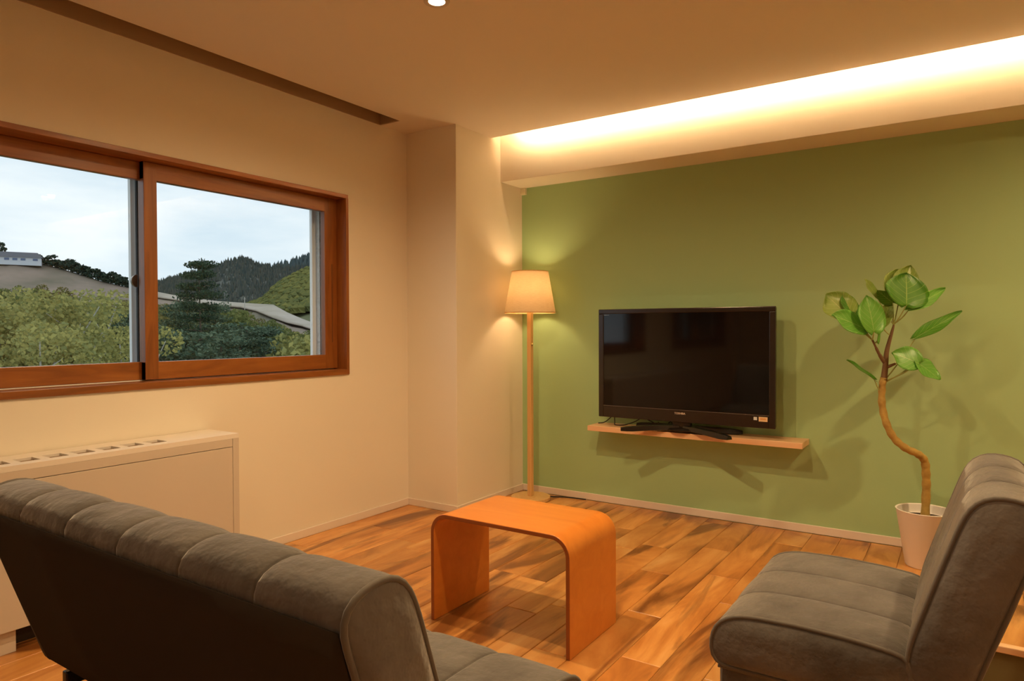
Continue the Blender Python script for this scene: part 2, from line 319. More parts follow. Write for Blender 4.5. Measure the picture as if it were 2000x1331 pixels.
def floor_lamp(x,y):
    t=empty('floor_lamp',(x,y,0)); tag(t,'wooden floor lamp with a tapered linen shade by the pillar','floor lamp')
    MB().lathe([(.0005,0),(.126,0),(.130,.004),(.130,.020),(.126,.024),(.0005,.024)],n=48).build('base',M_LAMPW,t,auto=40)
    MB().box(-.0155,.0155,-.0155,.0155,.024,1.235).build('pole',M_LAMPW,t,bevel=.003)
    sh=MB().lathe([(.168,1.228),(.1205,1.498),(.1185,1.498),(.166,1.228)],n=48,closed=True).build('shade',M_SHADE,t,auto=40)
    for z,r in ((1.229,.1675),(1.497,.120)): MB().lathe([(r+.001,-.003),(r+.001,.003),(r-.003,.003),(r-.003,-.003)],(0,0,z),48,closed=True).build('shade_rim',M_LAMPW,sh)
    MB().lathe([(.018,1.235),(.018,1.30),(.010,1.305)],n=16).build('socket',M_BLACK,t,auto=40)
    MB().lathe([(.010,1.30),(.014,1.315),(.027,1.345),(.030,1.37),(.022,1.395),(.0005,1.405)],n=20).build('bulb',M_BULB,t,smooth=True)
    MB().tube([(.020,0,1.29),(.022,-.01,1.20),(.022,-.01,1.03)],.0016,6).build('pull_chain',M_BRASS,t)
    MB().lathe([(.0005,-.014),(.006,-.010),(.007,-.003),(.004,.004),(.0005,.006)],(.022,-.01,1.025),12).build('pull_knob',M_BRASS,t,smooth=True)
    lamp('lamp_light','POINT',t,(0,0,1.375),P_LAMP,LAMPC,shadow_soft_size=.04)
    MB().tube([(.06,.10,.008),(.10,.12,.006),(.16,.15,.006),(.23,.165,.006),(.32,.17,.006)],.004,6).build('power_cord',M_CABLE,t)
floor_lamp(-2.396,3.815)

# ------------------------------------------------------------------ coffee table
def table():
    t=empty('coffee_table',(-1.4175,2.20,0)); tag(t,'low orange bentwood coffee table bent from one board','coffee table')
    w,d,h,r,th=.305,.183,.417,.075,.016
    def path(off):
        p=[(-w+off,0)]; 
        for i in range(13):
            a=PI-PI/2*i/12; p.append((-w+r+(r-off)*math.cos(a),h-r+(r-off)*math.sin(a)))
        for i in range(13):
            a=PI/2-PI/2*i/12; p.append((w-r+(r-off)*math.cos(a),h-r+(r-off)*math.sin(a)))
        p.append((w-off,0)); return p
    o,i_=path(0),path(th); n=len(o)
    vs=[];fs=[];mi=[]
    m=MB()
    for yy in (-d,d):
        for p in o: vs.append((p[0],yy,p[1]))
        for p in i_: vs.append((p[0],yy,p[1]))
    a,b,c,e=0,n,2*n,3*n
    m.v=vs
    for k in range(n-1):
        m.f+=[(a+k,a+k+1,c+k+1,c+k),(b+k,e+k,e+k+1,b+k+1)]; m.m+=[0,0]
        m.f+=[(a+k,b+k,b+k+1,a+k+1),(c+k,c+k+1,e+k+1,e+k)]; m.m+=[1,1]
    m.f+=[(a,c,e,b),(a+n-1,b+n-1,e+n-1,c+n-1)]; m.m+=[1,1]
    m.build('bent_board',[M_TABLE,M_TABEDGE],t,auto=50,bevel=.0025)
table()

# ------------------------------------------------------------------ quilted armless seating
def resample(pts, n, closed=True):
    pts=[Vector((p[0],p[1])) for p in pts]
    q=pts+[pts[0]] if closed else pts
    ds=[0]
    for a,b in zip(q,q[1:]): ds.append(ds[-1]+(b-a).length)
    out=[]; j=0
    for k in range(n):
        s=ds[-1]*k/(n if closed else n-1)
        while j<len(ds)-2 and ds[j+1]<s: j+=1
        f=(s-ds[j])/max(1e-9,ds[j+1]-ds[j]); out.append(q[j].lerp(q[j+1],f))
    return out
def smoothloop(p, it, keep=lambda v:False):
    for _ in range(it):
        p=[v if keep(v) else (p[i-1]+v*2+p[(i+1)%len(p)])/4 for i,v in enumerate(p)]
    return p
def cushion(prof, panels, pw, puff, mask, name, parent, endround=.010):
    n=len(prof); nr=[]
    area=sum(prof[i].x*prof[(i+1)%n].y-prof[(i+1)%n].x*prof[i].y for i in range(n)); sg=1 if area>0 else -1
    for i in range(n):
        t=prof[(i+1)%n]-prof[i-1]; t.normalize(); nr.append(Vector((t.y,-t.x))*sg)
    cen=sum(prof,Vector((0,0)))/n
    st=[]
    for k in range(panels):
        for u in (0,.012,.035,.08,.16,.3,.5,.7,.84,.92,.965,.988):
            st.append((k*pw+u*pw, 1-abs(2*u-1)**7, k, u))
    st.append((panels*pw,0,panels-1,1))
    Wd=panels*pw; m=MB(); rng=random.Random(3)
    ph=[rng.random()*6.28 for _ in range(panels+1)]
    for si,(x,pf,k,u) in enumerate(st):
        e=min(x,Wd-x); inn=0
        if e<endround: inn=endround*(1-math.sqrt(max(0,1-((endround-e)/endround)**2)))
        seam = u in (0,1) and 0<x<Wd-1e-6
        for i in range(n):
            ms=mask(prof[i]); off=puff*pf*ms-(.0075*ms if seam else 0)-inn*.6
            off+=.0022*ms*math.sin(i*.55+ph[k])*math.sin(u*PI)
            p=prof[i]+nr[i]*off; m.v.append((x,p.x,p.y))
    ns=len(st)
    for s in range(ns-1):
        for i in range(n):
            m.f.append((s*n+i,s*n+(i+1)%n,(s+1)*n+(i+1)%n,(s+1)*n+i)); m.m.append(0)
    for s,flip in ((0,1),(ns-1,0)):                    # slightly bellied end panels
        ring=[s*n+i for i in range(n)]; xs=st[s][0]; base=ring
        for sc,dx in ((.80,.010),(.45,.016)):
            b=len(m.v)
            for i in range(n):
                p=cen+(prof[i]-cen)*sc; m.v.append((xs+(dx if s else -dx),p.x,p.y))
            for i in range(n): m.f.append((base[i],base[(i+1)%n],b+(i+1)%n,b+i)); m.m.append(0)
            base=[b+i for i in range(n)]
        m.f.append(tuple(base)); m.m.append(0)
    o=m.build(name,M_VELVET,parent,smooth=True)
    pr=[prof[i]+nr[i]*.001 for i in range(n)]
    for x in (.004,Wd-.004):
        pts=[(x,p.x,p.y) for p in pr]; pts+=pts[:2]
        MB().tube(pts,.0055,8,caps=False).build('piping',M_PIPE,o,smooth=True)
    return o
BACK=[(.780,.292),(.640,.712),(.645,.733),(.664,.748),(.70,.757),(.733,.757),(.760,.746),(.778,.722),(.795,.680),(.840,.545),(.880,.42),(.893,.365),(.888,.330),(.865,.305),(.82,.285)]
SEAT=[(.885,.245),(.885,.372),(1.0,.384),(1.12,.388),(1.24,.384),(1.295,.372),(1.325,.348),(1.338,.315),(1.338,.265),(1.325,.245)]
def seating(name, panels, loc, rz, label, cat):
    t=empty(name,loc,rz); tag(t,label,cat); pw=.204; Wd=panels*pw
    bp=smoothloop(resample(BACK,64),2); sp=smoothloop(resample(SEAT,56),2)
    def mb(p): # quilted on top and front, flat behind
        d=(p.x-.640)*.420+(p.y-.712)*.140       # distance in front of the rear plane
        return max(0,min(1,d/.443/.03))
    cushion(bp,panels,pw,.007,mb,'backrest',t)
    cushion(sp,panels,pw,.007,lambda p:max(0,min(1,(p.y-.25)/.10)),'seat',t)
    # rear dust cloth, its edges tucked under the rolled top
    n2=Vector((-.420,-.140)).normalized()
    a=Vector((.640,.712)); b=Vector((.780,.292)); m=MB(); K=8
    for i in range(K+1):
        q=a.lerp(b,.015+.96*i/K)+n2*(.002+.005*math.sin(PI*i/K))
        for x in (.012,Wd*.25,Wd*.5,Wd*.75,Wd-.012): m.v.append((x,q.x,q.y))
    for i in range(K):
        for j in range(4): m.f.append((i*5+j,i*5+j+1,i*5+j+6,i*5+j+5)); m.m.append(0)
    o=m.build('rear_panel',M_REAR,t,smooth=True); s=o.modifiers.new('solid','SOLIDIFY'); s.thickness=.003; s.offset=0
    base=MB().box(.02,Wd-.02,.90,1.325,.135,.250).build('base',M_VELVET,t,bevel=.02,segs=3)
    for x in (.012,Wd-.012): MB().tube([(x,.90,.236),(x,1.30,.236),(x,1.322,.236)],.005,8).build('piping',M_PIPE,base)
    for x in (.035,Wd-.035):
        MB().box(x-.012,x+.012,.80,.97,.225,.262).build('hinge',M_BLACK,t,bevel=.004)
        for y in (.93,1.29):
            l=MB(); l.lathe([(.0005,0),(.016,0),(.016,.006),(.0125,.010),(.0125,.135),(.0005,.135)],(x+ (.02 if x<.1 else -.02),y,0),16); l.build('leg',M_CHROME,t,auto=40)
    return t
seating('sofa',6,(-1.925,0,0),0,'grey-brown velvet armless sofa with channel-quilted back, seen from behind','sofa')
seating('armless_chair',3,(.78,1.775,0),PI/2,'grey-brown velvet armless chair with quilted seat, turned side on','chair')

# ------------------------------------------------------------------ fan-coil cabinet below the window
def cabinet():
    y0,y1,xf,z0,z1=-.9,1.892,-2.745,.083,.655
    t=empty('heater_cabinet',(0,0,0)); tag(t,'long low cream heater cabinet with top vents under the window','heater')
    MB().box(XW+.008,xf-.012,y0,y1-.002,z0,z1-.022).build('body',M_WHITE,t)
    # top with vent openings cut as real gaps
    va=[(.490+i*.0942,.490+i*.0942+.064) for i in range(12)]; x0,x1=-2.876,-2.799
    m=MB(); zt0,zt1=z1-.020,z1
    m.box(XW+.008,x0,y0,y1,zt0,zt1); m.box(x1,xf,y0,y1,zt0,zt1); p=y0
    for a,b in va: m.box(x0,x1,p,a,zt0,zt1); p=b
    m.box(x0,x1,p,y1,zt0,zt1); m.build('top',M_WTOP,t)
    for a,b in va:
        g=MB().box(x0,x1,a,b,zt0-.0015,zt0+.003).build('vent',M_DARK,t)
        for i in range(3): MB().box(x0+.016+i*.020,x0+.019+i*.020,a,b,zt0+.003,zt1-.007).build('vent_louvre',M_LINING,g)
    MB().box(xf-.014,xf,y0,y1-.032,z1-.056,z1-.0205).build('top_rail',M_WHITE,t,bevel=.001)
    MB().box(xf-.014,xf,y0,y1-.032,z0,z1-.0585).build('front_panel',M_WHITE,t,bevel=.001)
    MB().box(xf-.014,xf,y1-.0305,y1,z0,z1-.0205).build('end_post',M_WHITE,t,bevel=.001)
    MB().box(XW+.008,xf-.022,y0,1.02,0,z0).build('plinth',M_WHITE,t,bevel=.001)
    MB().box(XW+.008,xf-.09,1.02,y1-.06,0,z0).build('recessed_plinth',M_DARK,t)  # near-black colour stands for the shade in the gap under the cabinet
cabinet()

# ------------------------------------------------------------------ wall shelf and television
SX0,SX1,SY,SZ=-1.985,-.722,3.832,.517
o=MB().box(SX0,SX1,SY,YG,SZ-.032,SZ).build('wall_shelf',M_SHELF,bevel=.002); tag(o,'narrow pale wood shelf fixed to the green wall below the television','shelf')
def text(name, body, size, mt, parent, loc, rot=(PI/2,0,0), ext=.0006, width=None):
    c=bpy.data.curves.new(name,'FONT'); c.body=body; c.size=size; c.extrude=ext; c.align_x='CENTER'; c.align_y='CENTER'; c.resolution_u=3; c.offset=size*.012
    tmp=bpy.data.objects.new('tmp',c); COL.objects.link(tmp); dg=bpy.context.evaluated_depsgraph_get(); dg.update()
    me=bpy.data.meshes.new_from_object(tmp.evaluated_get(dg)); bpy.data.objects.remove(tmp)
    me.materials.clear(); me.materials.append(mt); o=bpy.data.objects.new(name,me); COL.objects.link(o); o.parent=parent; o.location=loc; o.rotation_euler=rot
    if width:
        xs=[v.co.x for v in me.vertices]; s=width/(max(xs)-min(xs))
        for v in me.vertices: v.co.x*=s
    return o
def tv():
    cx,yf=-1.389,3.85; t=empty('television',(cx,3.88,SZ)); tag(t,'large black flat-screen television standing on the wall shelf','television')
    w,z0,z1=.527,.577-SZ,1.242-SZ; yf-=3.88
    MB().box(-w+.004,w-.004,yf+.012,yf+.045,z0+.004,z1-.004).build('housing',M_BLACK,t,bevel=.004)
    MB().prism([(-w+.14,z0+.08),(w-.14,z0+.08),(w-.2,z1-.12),(-w+.2,z1-.12)],'y',yf+.045,yf+.075).build('rear_bulge',M_BLACK,t,bevel=.006)
    f=MB(); bz=.034
    f.box(-w,w,yf,yf+.014,z1-bz*.82,z1); f.box(-w,-w+bz,yf,yf+.014,z0,z1-bz*.82); f.box(w-bz,w,yf,yf+.014,z0,z1-bz*.82)
    b=f.build('bezel',M_BEZEL,t,bevel=.004,segs=3)
    MB().box(-w+bz,w-bz,yf+.001,yf+.014,z0,z0+.070).build('lower_bezel',M_BEZEL,t,bevel=.002)
    MB().box(-w+bz,w-bz,yf-.0005,yf+.002,z0+.070,z0+.0722).build('trim_line',M_STEEL,t)
    MB().box(-w+bz,w-bz,yf+.005,yf+.014,z0+.0722,z1-bz*.82).build('screen',M_SCREEN,t)
    text('brand_lettering','TOSHIBA',.016,M_LOGO,t,(-.004,yf-.0004,z0+.051),width=.066)
    text('corner_lettering','REGZA',.006,M_STEEL,t,(-.474,yf+.0045,z1-.036),width=.034)
    MB().box(.413,.431,yf-.0006,yf+.001,z0+.043,z0+.060).build('sticker',M_STK1,t)
    s=MB().box(.440,.486,yf-.0006,yf+.001,z0+.037,z0+.062).build('sticker',M_STK2,t)
    MB().box(.448,.478,yf-.0010,yf-.0005,z0+.046,z0+.056).build('sticker_print',M_STK3,s)
    # stand: neck, hub and four splayed arched legs
    MB().box(-.055,.055,-.018,.014,.022,z0+.02).build('neck',M_BLACK,t,bevel=.006,segs=3)
    MB().lathe([(.0005,.012),(.085,.012),(.088,.018),(.075,.026),(.0005,.030)],(0,0,0),32).build('stand_hub',M_BLACK,t,auto=40)
    for sx,sy in ((-1,-1),(1,-1),(-1,1),(1,1)):
        yy=-.158 if sy<0 else .100; m=MB(); K=10; vs=[]
        for i in range(K+1):
            u=i/K; x=sx*(.02+.300*u); y=yy*u; zt_=.040-.016*u*u; zb=.014-.014*min(1,u*1.25)**2 if True else 0
            hw=.032-.012*u
            if u==1: zb+=.003; zt_-=.003
            d=Vector((sx*.3,yy)).normalized(); nx,ny=-d.y*hw,d.x*hw
            if sy<0: zb=max(zb,.001)
            else: zb=max(zb,.001)
            vs+=[(x+nx,y+ny,zb),(x-nx,y-ny,zb),(x-nx*.7,y-ny*.7,zt_),(x+nx*.7,y+ny*.7,zt_)]
        m.v=vs
        for i in range(K):
            for k in range(4): m.f.append((i*4+k,i*4+(k+1)%4,(i+1)*4+(k+1)%4,(i+1)*4+k)); m.m.append(0)
        m.f+=[(0,1,2,3),(K*4+3,K*4+2,K*4+1,K*4)]; m.m+=[0,0]
        m.build('stand_leg',M_BLACK,t,auto=35,bevel=.002)
tv()
def cable(pts, label, r=.0032):
    P=[Vector(p) for p in pts]; out=[]
    for i in range(len(P)-1):
        a,b,c,d=P[max(i-1,0)],P[i],P[i+1],P[min(i+2,len(P)-1)]
        for k in range(6):
            u=k/6; out.append(.5*((2*b)+(c-a)*u+(2*a-5*b+4*c-d)*u*u+(3*b-a-3*c+d)*u**3))
    out.append(P[-1]); o=MB().tube(out,r,6).build('cable',M_CABLE,smooth=True); tag(o,label,'cable','cables behind the television')
z=SZ+.0035
cable([(-1.968,3.95,z),(-1.93,3.955,z+.006),(-1.895,3.955,z+.030),(-1.86,3.95,.585)],'black cable reaching the left end of the wall shelf')
cable([(-1.855,3.95,.585),(-1.850,3.945,.535),(-1.84,3.93,z),(-1.78,3.93,z+.003),(-1.72,3.95,.545),(-1.665,3.95,.572),(-1.61,3.95,.556),(-1.56,3.95,.537),(-1.51,3.955,.535)],'black cable sagging in a loop onto the shelf left of the stand')
cable([(-1.57,3.96,.553),(-1.53,3.965,z+.01),(-1.49,3.96,.56),(-1.46,3.955,z+.012),(-1.44,3.96,.59)],'tangled black cable close behind the television stand')
o=MB(); o.box(-2.585,-2.545,YG-.020,YG,2.050,2.0955)
for i in range(3): o.box(-2.585,-2.543,YG-.0225,YG-.020,2.056+i*.014,2.063+i*.014)
o=o.build('wall_bracket',M_PLASTIC); tag(o,'tiny cream ribbed plastic block in the top corner of the green wall','bracket')

# ------------------------------------------------------------------ potted plant
PX,PY=-.165,3.75
SC=3.231/FPX
def q(u,v,d=0): return Vector(((u-1803)*SC, d, .243+(1005-v)*SC))
def crv(P, k=6):
    P=[Vector(p) for p in P]; out=[]
    for i in range(len(P)-1):
        a,b,c,d=P[max(i-1,0)],P[i],P[i+1],P[min(i+2,len(P)-1)]
        for j in range(k):
            u=j/k; out.append(.5*((2*b)+(c-a)*u+(2*a-5*b+4*c-d)*u*u+(3*b-a-3*c+d)*u**3))
    return out+[P[-1]]
def leaf_blade_mat(name, c1, c2, vein, rough=.35):
    m=bpy.data.materials.new(name); m.use_nodes=True; nt=m.node_tree; nt.nodes.clear(); L=nt.links.new
    uv=N(nt,'ShaderNodeUVMap'); sx=N(nt,'ShaderNodeSeparateXYZ'); L(uv.outputs[0],sx.inputs[0])
    def M(op,a,b=None):
        n=N(nt,'ShaderNodeMath',operation=op)
        for i,x in enumerate((a,b)):
            if x is None: continue
            if isinstance(x,(int,float)): n.inputs[i].default_value=x
            else: L(x,n.inputs[i])
        return n.outputs[0]
    ax=M('ABSOLUTE',M('SUBTRACT',sx.outputs[0],.5)); mid=M('LESS_THAN',ax,.012)
    fr=M('FRACT',M('MULTIPLY',M('SUBTRACT',sx.outputs[1],M('MULTIPLY',ax,.75)),6.0)); sv=M('LESS_THAN',fr,.07); vn=M('MAXIMUM',mid,M('MULTIPLY',sv,.7))
    tc=N(nt,'ShaderNodeTexCoord'); n=N(nt,'ShaderNodeTexNoise',Scale=16,Detail=3); L(tc.outputs['Object'],n.inputs['Vector'])
    mx=N(nt,'ShaderNodeMixRGB'); mx.inputs[1].default_value=(*c1,1); mx.inputs[2].default_value=(*c2,1); L(n.outputs['Fac'],mx.inputs[0])
    m2=N(nt,'ShaderNodeMixRGB'); L(vn,m2.inputs[0]); L(mx.outputs[0],m2.inputs[1]); m2.inputs[2].default_value=(*vein,1)
    p=N(nt,'ShaderNodeBsdfPrincipled',Roughness=rough); L(m2.outputs[0],p.inputs['Base Color']); t=N(nt,'ShaderNodeBsdfTranslucent'); L(m2.outputs[0],t.inputs[0])
    x=N(nt,'ShaderNodeMixShader'); x.inputs[0].default_value=.28; o=N(nt,'ShaderNodeOutputMaterial'); L(p.outputs[0],x.inputs[1]); L(t.outputs[0],x.inputs[2]); L(x.outputs[0],o.inputs[0]); return m
M_LA=leaf_blade_mat('deep green leaf',(.055,.22,.012),(.10,.33,.02),(.30,.50,.10)); M_LB=leaf_blade_mat('fresh green leaf',(.13,.42,.05),(.20,.52,.07),(.40,.62,.20)); M_LC=leaf_blade_mat('yellow green leaf',(.33,.45,.09),(.20,.36,.05),(.52,.60,.22))
def leaf(parent, base, tip, width, nrm, mt, cup=.18, droop=.12):
    base,tip=Vector(base),Vector(tip); ax=(tip-base); Ln=ax.length; ax.normalize(); nrm=Vector(nrm); nrm=(nrm-ax*nrm.dot(ax)).normalized(); sd=ax.cross(nrm)
    NU,NV=10,14; m=MB(); uvs=[]; hw=width*SC/2
    for j in range(NV+1):
        t=j/NV; w=hw*(max(0,math.sin(PI*min(1,(t*.985+.015))**.78)))**.72
        if t==1: w=hw*.02
        back=-.10*Ln*(1-t)**6
        for i in range(NU+1):
            s=i/NU*2-1
            lob=-.10*Ln*abs(s)*(1-t)**5
            p=base+ax*(t*Ln+lob)+sd*(s*w)+nrm*(cup*hw*(s*s)*(.6+.4*math.sin(t*9+s))-droop*Ln*t*t+.012*hw*math.sin(s*14)*(1 if True else 0))
            m.v.append(tuple(p)); uvs.append((i/NU,t))
    for j in range(NV):
        for i in range(NU): m.f.append((j*(NU+1)+i,j*(NU+1)+i+1,(j+1)*(NU+1)+i+1,(j+1)*(NU+1)+i)); m.m.append(0)
    me=m.mesh('leaf',mt,True); ul=me.uv_layers.new(name='UVMap')
    for lp in me.loops: ul.data[lp.index].uv=uvs[lp.vertex_index]
    o=bpy.data.objects.new('leaf',me); COL.objects.link(o); o.parent=parent; s=o.modifiers.new('solid','SOLIDIFY'); s.thickness=.0012
    return o
def plant():
    t=empty('potted_fig',(PX,PY,0),YAW); tag(t,'potted fig tree with a winding golden trunk and round leaves','plant')
    MB().lathe([(.0005,.0),(.078,.0),(.082,.004),(.121,.262),(.124,.265),(.121,.267),(.116,.264),(.112,.225),(.0005,.222)],n=48).build('pot',M_POT,t,auto=50)
    MB().lathe([(.0005,.228),(.06,.229),(.1115,.224),(.10,.215),(.0005,.215)],n=32).build('soil',M_SOIL,t,smooth=True)
    tr=crv([q(1803,1012),q(1805,960),q(1802,925,-.01),q(1796,898,-.02),q(1780,884,-.03),q(1757,873,-.03),q(1737,854,-.02),q(1724,825,-.01),q(1718,790),q(1718,755),q(1721,738)])
    rr=[.0185+.0015*math.sin(i*1.7)-.0035*i/len(tr) for i in range(len(tr))]
    MB().tube(tr,rr,12).build('trunk',M_TRUNK,t,smooth=True)
    up=crv([q(1721,742),q(1724,715),q(1726,690),q(1731,668),q(1736,650),q(1740,635)])
    MB().tube(up,[.0145-.010*i/(len(up)-1) for i in range(len(up))],10).build('upper_stem',M_TWIG,t,smooth=True)
    MB().tube(crv([q(1722,708),q(1710,692,-.01),q(1702,678,-.015),q(1694,664,-.02)]),[.0085]*6+[.0065]*6+[.0045]*7,8).build('side_branch',M_TWIG,t,smooth=True)
    MB().tube([q(1725,718),q(1732,714,-.01),q(1739,710,-.02)],[.008,.007,.005],8).build('side_branch',M_TWIG,t,smooth=True)
    def pet(a,b,mid=None,r=.0028):
        pts=crv([a,(a+b)/2+Vector((0,0,-.006)) if mid is None else mid,b],5); MB().tube(pts,[r]*(len(pts)-3)+[r*.8]*3,6).build('petiole',M_PETI,t,smooth=True)
    top=q(1740,635)
    LV=[ # base, tip, width, normal, material, cup, droop, petiole start
     (q(1752,598,-.05),q(1764,533,-.01),88,(.10,-1,.42),M_LA,.15,.10,top),
     (q(1764,572,.05),q(1790,517,.07),50,(-.2,-1,-.05),M_LC,.25,.05,top),
     (q(1745,572,.06),q(1768,524,.09),44,(.1,-1,.1),M_LC,.2,.0,top),
     (q(1762,606,-.03),q(1827,566,-.05),34,(-.35,-.75,.75),M_LB,.35,.02,q(1742,632)),
     (q(1716,580,.04),q(1695,544,.05),26,(.5,-.8,.2),M_LC,.2,.05,top),
     (q(1738,592,.0),q(1707,568,.0),28,(-.2,-.7,-.6),M_LA,.2,.05,top),
     (q(1661,617,.05),q(1627,572,.10),76,(.15,-1,.35),M_LC,.25,.05,q(1694,664,-.02)),
     (q(1674,616,.05),q(1664,571,.11),40,(.25,-1,.25),M_LA,.2,.0,q(1694,664,-.02)),
     (q(1677,643,-.03),q(1613,612,-.06),56,(.1,-.85,.6),M_LB,.22,.12,q(1694,664,-.02)),
     (q(1688,648,-.06),q(1682,577,-.04),58,(.15,-1,.35),M_LB,.2,.12,q(1694,664,-.02)),
     (q(1701,666,-.03),q(1713,604,-.02),22,(.8,-.6,.1),M_LB,.3,.1,q(1697,668,-.02)),
     (q(1717,638,.0),q(1737,588,.02),28,(-.5,-.8,.2),M_LC,.3,.05,q(1734,655)),
     (q(1778,660,-.02),q(1856,608,-.06),30,(-.35,-.6,.75),M_LA,.3,.04,q(1727,738)),
     (q(1772,709,-.07),q(1728,686,-.05),54,(-.1,-.9,.5),M_LB,.2,.15,q(1725,744)),
     (q(1770,706,-.06),q(1808,736,-.10),44,(.3,-.85,.5),M_LB,.2,.12,q(1725,746)),
     (q(1768,692,-.02),q(1809,722,.0),26,(.4,-.6,.75),M_LA,.2,.1,q(1739,710,-.02)),
     (q(1700,740,-.01),q(1640,699,-.06),20,(.25,-.55,.8),M_LA,.3,.06,q(1719,772)),
    ]
    for b,tp,w,nr,mt,cu,dr,ps in LV:
        leaf(t,b,tp,w,nr,mt,cu,dr); pet(ps,b)
plant()

# ------------------------------------------------------------------ raised platform in the far right corner
def platform():
    x0,y0,h=.03,2.55,.15; t=empty('raised_platform',(0,0,0)); tag(t,'low raised wooden platform with a pale front edge behind the armless chair','platform')
    MB().box(x0,XR,y0+.012,YG-.009,0,h-.012).build('riser',M_OLIVE,t)
    MB().box(x0,XR,y0,y0+.03,h-.022,h).build('nosing',M_SHELF,t,bevel=.003)
    x=x0
    while x<XR-.02:
        xb=min(x+PW,XR); y=y0+.031
        for ye in (y0+.42+.3*random.random(),YG-.01):
            me=plank_mesh(xb-x,ye-y); o=bpy.data.objects.new('plank',me); COL.objects.link(o); o.parent=t; o.location=(x,y,h-.006); y=ye
        x=xb
platform()

# ------------------------------------------------------------------ outdoors
M_GRASS=mat('dry hillside grass',(.27,.20,.155),.95,noise=((.115,.105,.065),.05)); M_PISTE=mat('pale mown run',(.46,.39,.33),.95,noise=((.34,.29,.22),.09))
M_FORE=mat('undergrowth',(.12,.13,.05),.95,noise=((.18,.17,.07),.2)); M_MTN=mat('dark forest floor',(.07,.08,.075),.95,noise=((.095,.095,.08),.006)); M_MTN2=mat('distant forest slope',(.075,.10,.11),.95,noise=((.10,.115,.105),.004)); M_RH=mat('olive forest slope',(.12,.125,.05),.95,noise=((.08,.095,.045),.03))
M_BIRCH=mat('pale birch bark',(.58,.56,.50),.8,noise=((.30,.28,.24),6)); M_BARK=mat('grey-brown bark',(.13,.095,.07),.9)
M_LY=leafmat('yellow birch leaves',(.47,.42,.14),(.25,.265,.105)); M_LG=leafmat('olive leaves',(.21,.22,.075),(.13,.16,.06)); M_LP=leafmat('pine needles',(.065,.105,.07),(.16,.205,.135),.1); M_LT=leafmat('dark pine needles',(.028,.055,.035),(.075,.11,.07),.05); M_LD=leafmat('dark conifer needles',(.035,.06,.045),(.07,.10,.07),.1); M_LO=leafmat('rust olive leaves',(.26,.21,.08),(.16,.16,.06))
M_FAR1=leafmat('far hazed conifers',(.06,.078,.075),(.11,.112,.095),.05); M_FAR2=leafmat('far blue-green conifers',(.075,.105,.115),(.10,.125,.12),.05); M_FAR3=leafmat('far autumn trees',(.20,.19,.06),(.11,.125,.05),.05)  # distance haze is mixed into the far conifer colours
def ridge_mesh(name, pts, depth_front, foot_z, mt, label, ex=1.15):
    # pts: world points along a crest; the slope falls towards the building and behind the crest
    m=MB(); K=14; rg=random.Random(5); n=len(pts)
    for p in pts:
        d=Vector((p.x,p.y,0)).normalized(); L0=math.hypot(p.x,p.y)
        for k in range(K+1):
            u=k/K; r=L0-depth_front*(1-u); z=foot_z+(p.z-foot_z)*(u**ex)
            if 0<k<K: z+=(rg.random()-.5)*(p.z-foot_z)*.03
            m.v.append((d.x*r,d.y*r,z))
        r=L0+depth_front*.6; m.v.append((d.x*r,d.y*r,foot_z))
    w=K+2
    for i in range(n-1):
        for k in range(w-1): m.f.append((i*w+k,i*w+k+1,(i+1)*w+k+1,(i+1)*w+k)); m.m.append(0)
    o=m.build(name,mt,smooth=True); tag(o,label,'hill',kind=ST); return o
def crest(pts, dist, step=25):
    out=[]
    for (u0,v0,*a),(u1,v1,*b) in zip(pts,pts[1:]):
        d0=a[0] if a else dist; d1=b[0] if b else dist
        k=max(1,int(abs(u1-u0)/step))
        for i in range(k):
            f=i/k; out.append(at(u0+(u1-u0)*f,v0+(v1-v0)*f,d0+(d1-d0)*f))
    u,v,*a=pts[-1]; out.append(at(u,v,a[0] if a else dist)); return out
A=[(-500,470,300),(-200,492,300),(0,508,300),(40,509,300),(75,513,300),(130,528,295),(200,550,290),(280,568,280),(335,580,270),(425,593,250),(500,598,240),(542,600,235),(570,622,225),(604,634,215),(660,650,200),(800,668,180)]
def lerp_pts(P,u):
    for a,b in zip(P,P[1:]):
        if a[0]<=u<=b[0]: f=(u-a[0])/(b[0]-a[0]); return tuple(a[i]+(b[i]-a[i])*f for i in range(1,len(a)))
    return P[-1][1:]
hillA=ridge_mesh('grass_hill',crest(A,300,20),200,-6.5,M_GRASS,'bare brown grass hill sloping down to the right outside the window',2.4)
g=MB(); g.v=[(-3.4,-60,-8.5),(-3.4,90,-8.5),(-330,330,-6.4),(-330,-160,-6.4)]; g.f=[(0,1,2,3)]; g.m=[0]
tag(g.build('ground',M_FORE),'undergrowth-covered ground below the window','ground',kind=ST)
# pale mown ski run: a strip laid on the hill, following its crest on the right
m=MB(); run=[(300,574,584),(335,581,589),(380,588,596),(425,594,601),(470,597,605),(500,599,612),(534,601,626),(560,616,635),(590,629,642),(620,640,652),(660,652,662)]
for u,va,vb in run:
    vc,d=lerp_pts(A,u); zc_=at(u,vc,d).z; hz=lambda r:-6.5+(zc_+6.5)*max(0,(r-d+200)/200)**2.4
    for j in range(5):
        v=va+(vb-va)*j/4; r=d-.5
        while r>d-120 and at(u,v,r).z<hz(r): r-=.5
        m.v.append(tuple(at(u,v,r)+Vector((0,0,.55))))
for i in range(len(run)-1):
    for j in range(4): m.f.append((5*i+j,5*i+j+1,5*i+j+6,5*i+j+5)); m.m.append(0)
o=m.build('ski_run',M_PISTE,smooth=True); s=o.modifiers.new('solid','SOLIDIFY'); s.thickness=.4; tag(o,'pale mown ski run curving down across the hillside','ski run',kind=ST)
